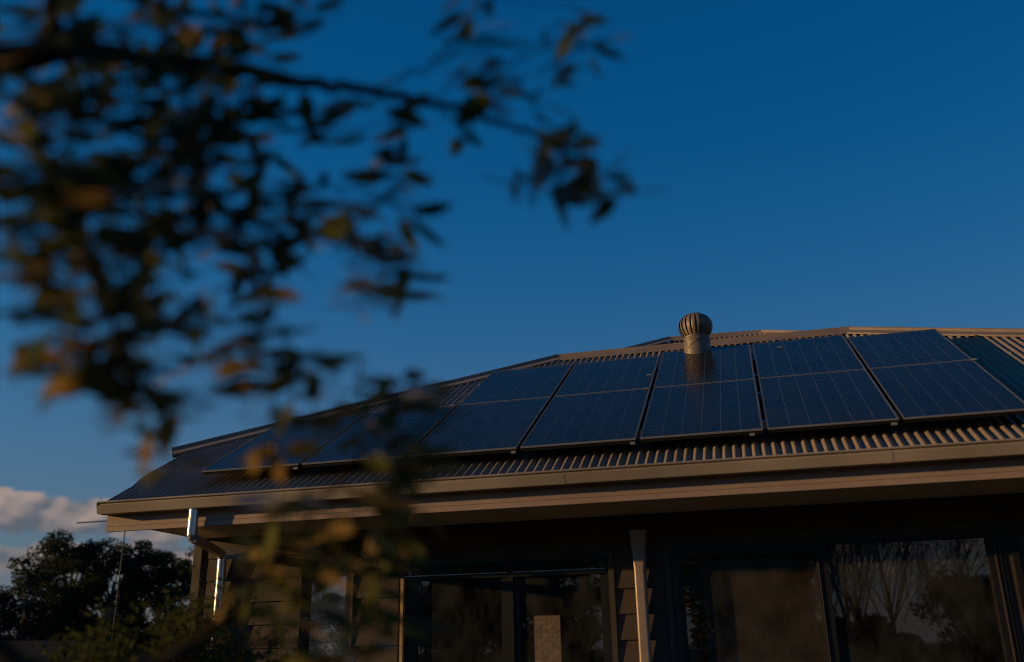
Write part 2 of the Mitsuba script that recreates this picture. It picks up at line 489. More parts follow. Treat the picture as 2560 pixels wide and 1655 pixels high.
# left wall with its window, gable-shaped top
lw = Polygon([(YW + 0.122, 0), (YW + 0.122, 2.95), (1.2, 3.5), (8.3, 3.5), (8.3, 0)]).difference(Polygon([(2.30, 0.8), (3.70, 0.8), (3.70, 2.55), (2.30, 2.55)]))
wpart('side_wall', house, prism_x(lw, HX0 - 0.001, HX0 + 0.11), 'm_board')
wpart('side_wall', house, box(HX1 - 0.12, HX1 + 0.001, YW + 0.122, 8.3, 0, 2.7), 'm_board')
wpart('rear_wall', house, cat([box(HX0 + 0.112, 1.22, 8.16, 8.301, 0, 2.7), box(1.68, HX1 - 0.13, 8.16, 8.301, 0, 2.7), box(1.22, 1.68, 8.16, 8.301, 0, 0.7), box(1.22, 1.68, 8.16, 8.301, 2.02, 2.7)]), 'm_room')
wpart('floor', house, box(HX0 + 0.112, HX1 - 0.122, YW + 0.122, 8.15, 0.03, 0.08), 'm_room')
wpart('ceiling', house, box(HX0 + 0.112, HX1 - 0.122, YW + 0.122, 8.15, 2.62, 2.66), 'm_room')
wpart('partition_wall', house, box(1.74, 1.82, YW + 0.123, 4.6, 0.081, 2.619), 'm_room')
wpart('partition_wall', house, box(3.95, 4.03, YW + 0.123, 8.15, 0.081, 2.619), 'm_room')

# weatherboards, one by one
def board(x0, x1, zb, h=0.205):
    return prism_x(Polygon([(YW - 0.001, zb), (YW - 0.026, zb), (YW - 0.024, zb + 0.004), (YW - 0.006, zb + h), (YW - 0.001, zb + h)]), x0, x1)


SPANS = [(0.035, 0.965), (1.487, 1.895), (3.757, 4.155), (6.745, HX1)]
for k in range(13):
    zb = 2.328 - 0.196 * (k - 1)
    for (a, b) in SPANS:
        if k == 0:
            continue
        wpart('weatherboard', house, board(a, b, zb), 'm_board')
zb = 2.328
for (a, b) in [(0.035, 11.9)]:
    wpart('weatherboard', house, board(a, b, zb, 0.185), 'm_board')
for (a, b) in [(0.965, 1.487), (1.895, 3.757)]:
    wpart('weatherboard', house, prism_x(Polygon([(YW - 0.001, 2.232), (YW - 0.024, 2.232), (YW - 0.010, 2.327), (YW - 0.001, 2.327)]), a, b), 'm_board')
wpart('corner_board', house, cat([box(HX0 - 0.022, HX0 + 0.06, YW - 0.032, YW - 0.002, 0, 2.512), box(HX0 - 0.022, HX0 - 0.003, YW - 0.001, YW + 0.10, 0, 2.512)]), 'm_trim')
for a in (3.708, 4.16, 6.69, 0.968, 1.462):
    wpart('window_trim', house, box(a, a + 0.044 if a in (3.708, 4.16, 6.69) else a + 0.022, YW - 0.034, YW - 0.002, 0.05, 2.24), 'm_frame' if a > 6 else 'm_trim')


def ring(x0, x1, z0, z1, w, y0, y1):
    return cat([box(x0, x1, y0, y1, z0, z0 + w), box(x0, x1, y0, y1, z1 - w, z1), box(x0, x0 + w, y0, y1, z0 + w, z1 - w), box(x1 - w, x1, y0, y1, z0 + w, z1 - w)])


def pane(x0, x1, z0, z1, y):
    return (np.array([[x0, y, z0], [x1, y, z0], [x1, y, z1], [x0, y, z1]]), np.array([[0, 1, 2, 3]]))


w = wpart('window', house, ring(0.986, 1.464, 0.851, 2.184, 0.058, YW - 0.012, YW + 0.07), 'm_frame')
wpart('pane', w, pane(1.04, 1.41, 0.90, 2.13, YW + 0.03), 'm_glass')
w = wpart('window', house, cat([box(HX0, HX0 + 0.06, 2.301, 2.34, 0.801, 2.549), box(HX0, HX0 + 0.06, 3.66, 3.699, 0.801, 2.549)]), 'm_frame')
wpart('pane', w, (np.array([[HX0 + 0.03, 2.34, 0.8], [HX0 + 0.03, 3.66, 0.8], [HX0 + 0.03, 3.66, 2.55], [HX0 + 0.03, 2.34, 2.55]]), np.array([[0, 1, 2, 3]])), 'm_glass')
# glazed door set with two transom lights
d = wpart('glazed_door', house, cat([ring(1.926, 3.704, 0.061, 2.194, 0.016, YW - 0.008, YW + 0.07), box(2.855, 2.905, YW - 0.010, YW + 0.068, 0.078, 2.177), box(1.943, 3.687, YW - 0.012, YW + 0.06, 2.06, 2.094)]), 'm_frame')
wpart('transom_pane', d, pane(1.943, 2.855, 2.10, 2.177, YW + 0.012), 'm_glass')
wpart('transom_pane', d, pane(2.905, 3.687, 2.10, 2.177, YW + 0.012), 'm_glass')
wpart('sill', d, box(1.945, 2.853, YW - 0.02, YW + 0.05, 2.0945, 2.0995), 'm_galv')
wpart('sill', d, box(2.907, 3.685, YW - 0.02, YW + 0.05, 2.0945, 2.0995), 'm_galv')
wpart('stile', d, cat([box(1.97, 2.06, YW + 0.008, YW + 0.045, 0.09, 2.057), box(2.80, 2.853, YW + 0.008, YW + 0.045, 0.09, 2.057), box(2.907, 2.955, YW + 0.008, YW + 0.045, 0.09, 2.057), box(3.63, 3.684, YW + 0.008, YW + 0.045, 0.09, 2.057)]), 'm_frame')
wpart('pane', d, pane(2.06, 2.80, 0.15, 2.056, YW + 0.025), 'm_glass')
wpart('pane', d, pane(2.955, 3.63, 0.15, 2.056, YW + 0.025), 'm_glass')
wpart('timber_strip', d, box(1.928, 1.954, YW - 0.055, YW - 0.009, 0.08, 2.085), 'm_timber', label='pale timber strip at the left edge of the glazed door')
wpart('handle', d, box(3.645, 3.665, YW - 0.03, YW + 0.006, 1.0, 1.22), 'm_galv')
# right sliding window
w = wpart('window', house, cat([ring(4.256, 6.639, 0.451, 2.239, 0.035, YW - 0.012, YW + 0.09), box(5.315, 5.40, YW - 0.006, YW + 0.085, 0.487, 2.203), box(4.292, 5.314, YW, YW + 0.08, 2.15, 2.203), box(6.53, 6.603, YW - 0.006, YW + 0.085, 0.487, 2.203)]), 'm_frame')
for (a, b) in ((5.324, 5.334), (6.575, 6.585), (6.608, 6.616)):
    wpart('seal', w, box(a, b, YW - 0.018, YW - 0.0065 if a < 6.6 else YW - 0.0125, 0.5, 2.19), 'm_frame' if a > 6.6 else 'm_trim')
wpart('pane', w, pane(4.291, 5.315, 0.486, 2.151, YW + 0.05), 'm_glass')
wpart('pane', w, pane(5.40, 6.53, 0.486, 2.204, YW + 0.02), 'm_glass')
# roller blind behind the left pane
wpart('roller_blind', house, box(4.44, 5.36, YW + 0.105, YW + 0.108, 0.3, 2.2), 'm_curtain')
# downpipes
dp = wpart('downpipe', house, tube([(0.213, 0.145, 2.36), (0.213, 0.145, 1.2), (0.213, 0.145, 0.0)], 0.042, 20), 'm_pipe', 40, label='pale round downpipe at the left corner')
part('spout', dp, tube([(0.205, -0.340, 2.698), (0.205, -0.340, 2.47)], 0.043, 20), 'm_pipe', 40)
part('offset_bend', dp, tube(soft([(0.205, -0.340, 2.50), (0.205, -0.318, 2.455), (0.198, -0.26, 2.442), (-0.018, 0.45, 2.415), (-0.032, 0.525, 2.40), (-0.034, 0.545, 2.36)], 5), 0.0415, 20), 'm_pipe_brown', 40)
for z in (2.0, 0.8):
    wpart('bracket', dp, tube([(0.213, 0.145, z - 0.012), (0.213, 0.145, z + 0.012)], 0.0445, 20), 'm_galv', 40)


def rrect(cx, cy, w, d, r=0.018):
    return Polygon([(cx - w / 2 + r, cy - d / 2 + r), (cx + w / 2 - r, cy - d / 2 + r), (cx + w / 2 - r, cy + d / 2 - r), (cx - w / 2 + r, cy + d / 2 - r)]).buffer(r, 6)


def loft(levels):
    rings = []
    for (cx, cy, w, dd, z) in levels:
        p = np.array(rrect(cx, cy, w, dd).exterior.coords)[:-1]
        rings.append(np.hstack([p, np.full((len(p), 1), z)]))
    n = len(rings[0])
    V = np.vstack(rings)
    i, j = np.meshgrid(np.arange(len(rings) - 1), np.arange(n), indexing='ij')
    q = np.stack([i * n + j, i * n + (j + 1) % n, (i + 1) * n + (j + 1) % n, (i + 1) * n + j], -1).reshape(-1, 4)
    F = np.vstack([q[:, [0, 1, 2]], q[:, [0, 2, 3]]])
    V = np.vstack([V, rings[0].mean(0), rings[-1].mean(0)])
    j = np.arange(n)
    k = (len(rings) - 1) * n
    F = np.vstack([F, np.stack([(j + 1) % n, j, j * 0 + len(V) - 2], 1), np.stack([k + j, k + (j + 1) % n, j * 0 + len(V) - 1], 1)])
    return trimesh.Trimesh(V, F, process=False)


dp2 = wpart('downpipe', house, prism_z(rrect(3.972, 0.135, 0.092, 0.08, 0.022), 0.0, 2.17), 'm_pipe_brown', 30, label='brown downpipe with a flared head between the door and the right window')
wpart('rainhead', dp2, loft([(3.972, 0.135, 0.096, 0.084, 2.10), (3.972, 0.135, 0.098, 0.086, 2.19), (3.974, 0.135, 0.118, 0.11, 2.25), (3.975, 0.135, 0.124, 0.115, 2.35), (3.975, 0.135, 0.134, 0.125, 2.352), (3.975, 0.135, 0.134, 0.125, 2.375)]), 'm_pipe_brown', 30)

# ------------------------------------------------------------------ solar panels
PANEL = np.eye(4)
PANEL[:3, 0], PANEL[:3, 1], PANEL[:3, 2] = [1, 0, 0], SLP, NRM
PW, CELL, GAP, GAPY = 0.978, 0.1530, 0.0050, 0.0090
cell_v = np.array([[0, 0, 0], [CELL, 0, 0], [CELL, CELL, 0], [0, CELL, 0]], float)
ch = 0.004
cell_top = np.array([[ch, 0, 0], [CELL - ch, 0, 0], [CELL, ch, 0], [CELL, CELL - ch, 0], [CELL - ch, CELL, 0], [ch, CELL, 0], [0, CELL - ch, 0], [0, ch, 0]])
cv = np.vstack([cell_top, cell_top - [0, 0, 0.0012]])
cf = [[0, i, i + 1] for i in range(1, 7)] + [[i, i + 8, (i + 1) % 8 + 8] for i in range(8)] + [[i, (i + 1) % 8 + 8, (i + 1) % 8] for i in range(8)]
cell_mesh = trimesh.Trimesh(cv, cf, process=False)
cell_ply = [mikit.ply(cell_mesh, m, False, uv=cv[:, :2] / CELL) for m in ('m_cell', 'm_cell_b', 'm_cell_c')]
rng = np.random.default_rng(7)
frames = {}
for row, (s0, rows) in enumerate(((0.0, 10), (1.672, 9), (1.672, 10))):
    PL = 0.030 + rows * (CELL + GAPY) + 0.02
    def rim(z0, z1, e):
        return cat([box(e, PW - e, e, 0.011, z0, z1), box(e, PW - e, PL - 0.011, PL - e, z0, z1), box(e, 0.011, 0.011, PL - 0.011, z0, z1), box(PW - 0.011, PW - e, 0.011, PL - 0.011, z0, z1)])
    frame, skirt, lip = rim(-0.011, 0.0012, 0), mikit.ply(rim(-0.04, -0.0112, 0.0025), 'm_black'), mikit.ply(box(0.002, PW - 0.002, -0.003, -0.0002, -0.011, 0.0022), 'm_aluminium')
    back = box(0.0111, PW - 0.0111, 0.0111, PL - 0.0111, -0.008, -0.0022)
    fp, bp = mikit.ply(frame, 'm_anodised'), mikit.ply(back, 'm_back')
    where = ['leftmost', 'second from the left', 'third from the left', 'fourth from the left', 'fifth from the left', 'sixth from the left', 'rightmost']
    up_where = ['leftmost', 'second from the left', 'middle', 'second from the right', 'rightmost']
    for c in ((0, 1, 2, 3, 4, 5, 6), (2, 3, 6), (4, 5))[row]:
        M = PANEL.copy()
        M[:3, 3] = RP(c * 1.01 + 0.016, s0)
        if c == 6:
            M[:3, 0] *= 0.915
        lab = f'{where[c]} dark solar panel of the lower row on the roof' if row == 0 else f'{up_where[c - 2]} dark solar panel of the upper row below the ridge'
        t = thing('solar_panel', lab, 'solar panel', 'solar panels on the front roof slope')
        part('frame', t, fp, None, M=M)
        part('frame_skirt', t, skirt, None, M=M)
        part('lip', t, lip, None, M=M)
        part('backsheet', t, bp, None, M=M)
        x0 = (PW - 6 * CELL - 5 * GAP) / 2
        y0 = (PL - rows * CELL - (rows - 1) * GAPY) / 2
        for r in range(rows):
            for q in range(6):
                K = np.eye(4)
                K[:3, 3] = [x0 + q * (CELL + GAP), y0 + r * (CELL + GAPY), -0.001]
                part('cell', t, cell_ply[(c * 2 + row) % 3 if rng.random() < 0.6 else rng.integers(3)], None, M=M @ K)
        frames[(min(row, 1), c)] = (t, M, PL)
foot = box(-0.02, 0.02, -0.006, 0.012, 0.0, 0.016)
# bright clamps at the joints the photograph shows
clamp = cat([box(-0.03, 0.03, -0.012, 0.012, 0.0015, 0.007), box(-0.012, 0.012, -0.006, 0.006, -0.04, 0.012)])
for (row, c, x, y) in [(0, 3, PW - 0.04, 1.65), (0, 1, PW - 0.04, 1.65), (0, 6, PW + 0.012, 1.655), (1, 3, PW - 0.05, 0.55), (1, 5, 0.28, 1.32), (0, 0, PW - 0.03, -0.012), (0, 2, PW - 0.03, -0.012), (0, 3, PW - 0.03, -0.012), (0, 4, PW - 0.09, -0.012), (0, 5, PW - 0.04, -0.012)]:
    t, M, PL = frames[(row, c)]
    K = np.eye(4)
    K[:3, 3] = [x, y, 0 if y > 0 else -0.045]
    part('clamp', t, clamp if y > 0 else foot, 'm_galv', M=M @ K)
# rails under the array
for (s, x0, x1) in ((0.36, -0.03, 6.93), (1.28, -0.03, 6.93), (1.98, 1.97, 6.93), (2.70, 1.97, 6.93)):
    m = box(x0, x1, s - 0.02, s + 0.02, -0.112, -0.0405)
    m.apply_transform(PANEL)
    m.apply_translation((0, 0, 3.1))
    whole('mounting_rail', m, 'm_galv', {0.36: 'lowest metal rail under the lower row of solar panels', 1.28: 'upper metal rail under the lower row of solar panels', 1.98: 'lower metal rail under the upper row of solar panels', 2.70: 'topmost metal rail under the upper row of solar panels'}[s], 'mounting rail', group='rails that carry the solar panels')

# ------------------------------------------------------------------ roof ventilator
VC = np.array([4.452, 2.85, 0.0])
v = thing('roof_ventilator', 'brown metal turbine roof ventilator with a ribbed dome standing behind the solar panels', 'roof ventilator')
fl = box(-0.3, 0.3, -0.33, 0.36, 0.0, 0.004)
fl.apply_transform(PANEL)
fl.apply_translation(RP(VC[0], 3.2, OFF + 0.004) + [0, 0, 0])
part('flashing', v, fl, 'm_vent')
part('collar', v, lathe([(0.158, 4.36), (0.156, 4.66), (0.150, 4.70), (0.149, 4.79), (0.155, 4.793), (0.155, 4.805), (0.149, 4.808), (0.145, 4.835)], VC, 48), 'm_vent', 35)
part('seam', v, tube([(VC[0] + 0.152 * math.cos(a), VC[1] + 0.152 * math.sin(a), 4.70 + 0.11 * k / 12) for k, a in enumerate(np.linspace(-2.2, -1.2, 13))], 0.003, 6), 'm_vent')
part('bottom_ring', v, lathe([(0.135, 4.828), (0.148, 4.831), (0.150, 4.845), (0.138, 4.853)], VC, 48), 'm_vent', 35)
part('core', v, lathe([(0.09, 4.83), (0.14, 4.93), (0.13, 5.04), (0.05, 5.10), (0.0, 5.105)], VC, 24), 'm_dark', 40)
part('top_cap', v, lathe([(0.0, 5.146), (0.04, 5.143), (0.075, 5.132), (0.082, 5.122)], VC, 32), 'm_vent', 40)
tt = np.linspace(0, 1, 12)
ph = np.radians(np.linspace(-50, 66, 14))
prof = np.stack([0.196 * np.cos(ph), 4.985 + np.where(ph < 0, 0.185, 0.155) * np.sin(ph)], 1)
NV = 20
for k in range(NV):
    a0 = 2 * np.pi * k / NV
    sec = []
    for u_ in np.linspace(0, 1, 5):
        ang = a0 + 2 * np.pi / NV * 1.12 * u_
        rr = prof[:, 0] * (1.0 - 0.13 * (1 - u_) ** 1.5) + 0.004 * math.sin(math.pi * u_)
        sec.append(np.stack([VC[0] + rr * math.cos(ang), VC[1] + rr * math.sin(ang), prof[:, 1]], 1))
    S = np.stack(sec, 1)
    n, m = S.shape[:2]
    V = S.reshape(-1, 3)
    i, j = np.meshgrid(np.arange(n - 1), np.arange(m - 1), indexing='ij')
    F = np.stack([i * m + j, i * m + j + 1, (i + 1) * m + j + 1, (i + 1) * m + j], -1).reshape(-1, 4)
    part('vane', v, (V, F), 'm_vent', True)

# ------------------------------------------------------------------ mast behind the house
m = thing('antenna_mast', 'thin metal mast with one horizontal boom rising left of the house', 'antenna')
part('pole', m, tube([(-7.59, 9.0, 0.0), (-7.59, 9.0, 4.20)], 0.013, 8), 'm_frame', True)
part('boom', m, tube([(-7.55, 9.0, 4.185), (-8.78, 9.0, 4.185)], 0.014, 8), 'm_frame', True)

# ------------------------------------------------------------------ neighbours
nb = thing('brick_house', 'red brick house wall seen through the glazed door of the front house', 'house')
part('wall', nb, box(-2.6, 3.2, 13.012, 13.25, 0, 2.9), 'm_mortar')
bm = {}
for r in range(18):
    for c in range(7):
        x0 = -0.45 + c * 0.24 + (0.12 if r % 2 else 0)
        z0 = 1.15 + r * 0.086
        part('brick', nb, box(x0, x0 + 0.229, 12.998, 13.0118, z0, z0 + 0.075), ('m_brick', 'm_brick_b')[int(rng.integers(2))])
part('roof', nb, (np.array([[-3.1, 12.5, 2.8], [3.7, 12.5, 2.8], [3.7, 16.5, 4.6], [-3.1, 16.5, 4.6], [-3.1, 20.5, 2.8], [3.7, 20.5, 2.8]]), np.array([[0, 1, 2, 3], [3, 2, 5, 4]])), 'm_slate')
part('rear_wall', nb, box(-2.6, 3.2, 13.3, 20.2, 0, 2.85), 'm_render')

sh = thing('garden_shed', 'low dark hip-roofed shed beyond the yard under the far left trees', 'shed')
part('wall', sh, box(-21.5, -12.6, 17.5, 21.0, 0, 1.15), 'm_slate')
part('roof', sh, (np.array([[-22.0, 17.2, 1.1], [-12.2, 17.2, 1.1], [-12.2, 21.4, 1.1], [-22.0, 21.4, 1.1], [-20.0, 19.3, 2.15], [-16.6, 19.3, 2.10]]),
                     np.array([[0, 1, 5, 4], [2, 3, 4, 5], [1, 2, 5, 5], [3, 0, 4, 4]])), 'm_slate')

# ------------------------------------------------------------------ foliage helpers
def leaf_cards(rng, pos, size, flat=0.5, ratio=0.36):
    """Small pointed leaf faces (two triangles folded at the midrib) at pos (n,3)."""
    n = len(pos)
    d = rng.normal(size=(n, 3))
    d[:, 2] = d[:, 2] * flat - 0.35
    d /= np.linalg.norm(d, axis=1, keepdims=True)
    s = np.cross(d, rng.normal(size=(n, 3)))
    s /= np.linalg.norm(s, axis=1, keepdims=True)
    L = size * rng.uniform(0.6, 1.3, (n, 1))
    nn = np.cross(d, s)
    a, b = pos - d * L * 0.5, pos + d * L * 0.5
    m1, m2 = pos + s * L * ratio * 0.5 + nn * L * 0.08, pos - s * L * ratio * 0.5 + nn * L * 0.08
    V = np.stack([a, m1, b, m2], 1).reshape(-1, 3)
    i = np.arange(n)[:, None] * 4
    return V, np.vstack([i + [[0, 1, 2]], i + [[0, 2, 3]]])


def tree(name, label, x, y, h, seed, clumps, spread, leaf_n, leaf_size, leaf_m, bark='m_bark_pale', cat_='tree', group=None, bare=0.35, lean=0.0):
    r = np.random.default_rng(seed)
    t = thing(name, label, cat_, group)
    top = np.array([x + lean, y, h * 0.72])
    base = np.array([x, y, -0.05])
    mid = (base + top) / 2 + r.normal(size=3) * [0.25, 0.25, 0] * h / 6
    trunk = soft([base, mid, top], 6)
    part('trunk', t, tube(trunk, np.linspace(0.032, 0.012, len(trunk)) * h, 8), bark, True)
    Vs, Fs, off = [], [], 0
    for k in range(clumps):
        f = r.uniform(bare, 1.0)
        ang = r.uniform(0, 2 * np.pi)
        rad = spread * (0.35 + 0.65 * math.sin(math.pi * min(1, 0.25 + 0.75 * (1 - f)))) * math.sqrt(r.uniform(0.08, 1))
        c = np.array([x + lean * f + rad * math.cos(ang), y + rad * math.sin(ang), h * (0.12 + 0.86 * f) - 0.12 * rad])
        q = trunk[min(len(trunk) - 1, int(f * 0.85 * len(trunk)))]
        part('limb', t, tube(soft([q, (q + c) / 2 + [0, 0, 0.1 * rad], c], 4), np.linspace(0.012, 0.003, 9) * h * 0.6, 5), bark, True)
        n = int(leaf_n * r.uniform(0.6, 1.4))
        p = r.normal(size=(n, 3))
        p = p / np.linalg.norm(p, axis=1, keepdims=True) * r.uniform(0.2, 1, (n, 1)) ** 0.6
        R = spread * r.uniform(0.22, 0.42)
        V, F = leaf_cards(r, c + p * [R, R, R * 0.72], leaf_size)
        Vs.append(V); Fs.append(F + off); off += len(V)
    part('crown', t, (np.vstack(Vs), np.vstack(Fs)), leaf_m)
    return t


# far eucalypts on the left and behind the house
FAR = [(-24.6, 26.0, 5.7, 1.5, 'pale-trunked gum tree at the far left edge of the tree group', 0),
       (-23.9, 27.4, 6.7, 1.5, 'tallest gum tree of the far left group, crown against the low clouds', 0),
       (-22.3, 28.0, 6.5, 1.4, 'broad dark gum tree left of the thin mast', 0),
       (-21.2, 29.6, 5.9, 1.4, 'dark gum tree just right of the thin mast', 0),
       (-19.9, 30.6, 6.3, 1.5, 'dark gum tree beside the left corner of the house', 0),
       (-26.6, 25.0, 4.4, 1.4, 'low gum tree cut by the left edge of the photo', 0),
       (-14.0, 33.5, 4.3, 1.8, 'low gum tree seen through the small left window', 0)]
for k, (x, y, h, sp, lab, ln) in enumerate(FAR):
    tree('gum_tree', lab, x, y, h, 40 + k, 46, sp * 1.25, 330, 0.21, 'm_leaf_far', group='gum trees beyond the yard', bare=0.05)

# bare and leafy trees across the street, mirrored in the windows
def bare_tree(label, x, y, h, seed):
    r = np.random.default_rng(seed)
    t = thing('bare_tree', label, 'tree', 'bare trees across the street')
    part('trunk', t, tube(soft([(x, y, -0.05), (x + r.normal() * 0.15, y, h * 0.3), (x + r.normal() * 0.3, y + r.normal() * 0.3, h * 0.62)], 6), np.linspace(0.075, 0.035, 13), 8), 'm_bark', True)
    ms = []
    def grow(p, d, L, rad, depth):
        e = p + d * L
        ms.append(tube([p, (p + e) / 2 + r.normal(size=3) * L * 0.05, e], [rad, rad * 0.8, rad * 0.6], 4, False))
        if depth:
            for _ in range(3 if depth > 1 else 2):
                nd = d + r.normal(size=3) * 0.42 + [0, 0, 0.12]
                grow(p + d * L * r.uniform(0.45, 1), nd / np.linalg.norm(nd), L * r.uniform(0.6, 0.8), rad * 0.6, depth - 1)
    for _ in range(8):
        a = r.uniform(0, 6.28)
        dd = np.array([math.cos(a) * 0.4, math.sin(a) * 0.4, 1.0])
        grow(np.array([x, y, h * r.uniform(0.12, 0.35)]), dd / np.linalg.norm(dd), h * 0.3, 0.032, 4)
    part('crown', t, cat(ms), 'm_bark', True)


bare_tree('left bare tree across the street', 7.4, -25.0, 7.5, 1)
bare_tree('middle bare tree across the street', 9.0, -26.5, 8.0, 2)
bare_tree('right bare tree across the street', 10.6, -24.5, 6.5, 3)
bare_tree('far slim bare tree across the street, behind the middle one', 8.3, -29.5, 8.5, 4)
bare_tree('far slim bare tree across the street, behind the left one', 6.9, -30.5, 8.0, 6)
for k, (x, y, h, sp, lab) in enumerate([(15.5, -27.0, 6.0, 2.2, 'leafy tree across the street, right of the bare trees'), (4.4, -28.0, 7.5, 2.6, 'large leafy tree across the street, left of the bare trees'),
                                        (8.0, -29.0, 2.3, 2.0, 'low bushy tree behind the bare trees across the street'), (-3.5, -29.0, 8.0, 3.0, 'tall leafy tree across the street opposite the glazed door'), (-8.0, -30.0, 8.5, 3.2, 'tallest leafy tree at the left end across the street')]):
    tree('street_tree', lab, x, y, h, 70 + k, 46, sp, 560, 0.36, 'm_leaf_far', group='leafy trees across the street', bare=0.1)

tree('street_tree', 'brownish low tree across the street at the right end of the bare trees', 12.6, -26.0, 4.2, 90, 40, 2.3, 420, 0.26, 'm_leaf_brown', group='leafy trees across the street', bare=0.05)

# ------------------------------------------------------------------ garden bush in front of the left corner
t = thing('garden_bush', 'olive green bush in front of the left corner of the house', 'bush')
r = np.random.default_rng(5)
BC = np.array([2.28, -3.5, 0.0])
Vs, Fs, off = [], [], 0
for k in range(44):
    a, rad = r.uniform(0, 6.28), 0.5 * math.sqrt(r.uniform(0, 1))
    tip = BC + [rad * math.cos(a) * 1.15, rad * math.sin(a), 1.66 - 0.68 * rad + r.normal() * 0.10]
    st = soft([BC + [0.1 * math.cos(a), 0.1 * math.sin(a), 0], (BC + tip) / 2 + [0.1 * math.cos(a), 0.1 * math.sin(a), 0.1], tip], 6)
    part('stem', t, tube(st, np.linspace(0.008, 0.0015, len(st)), 5), 'm_bark', True)
    n = 330
    q = st[np.clip((len(st) * (1 - 0.75 * r.uniform(0, 1, n) ** 1.5)).astype(int), 0, len(st) - 1)]
    V, F = leaf_cards(r, q + r.normal(size=(n, 3)) * [0.06, 0.06, 0.05], 0.05, 0.8, 0.34)
    Vs.append(V); Fs.append(F + off); off += len(V)
part('foliage', t, (np.vstack(Vs), np.vstack(Fs)), 'm_leaf_bush')

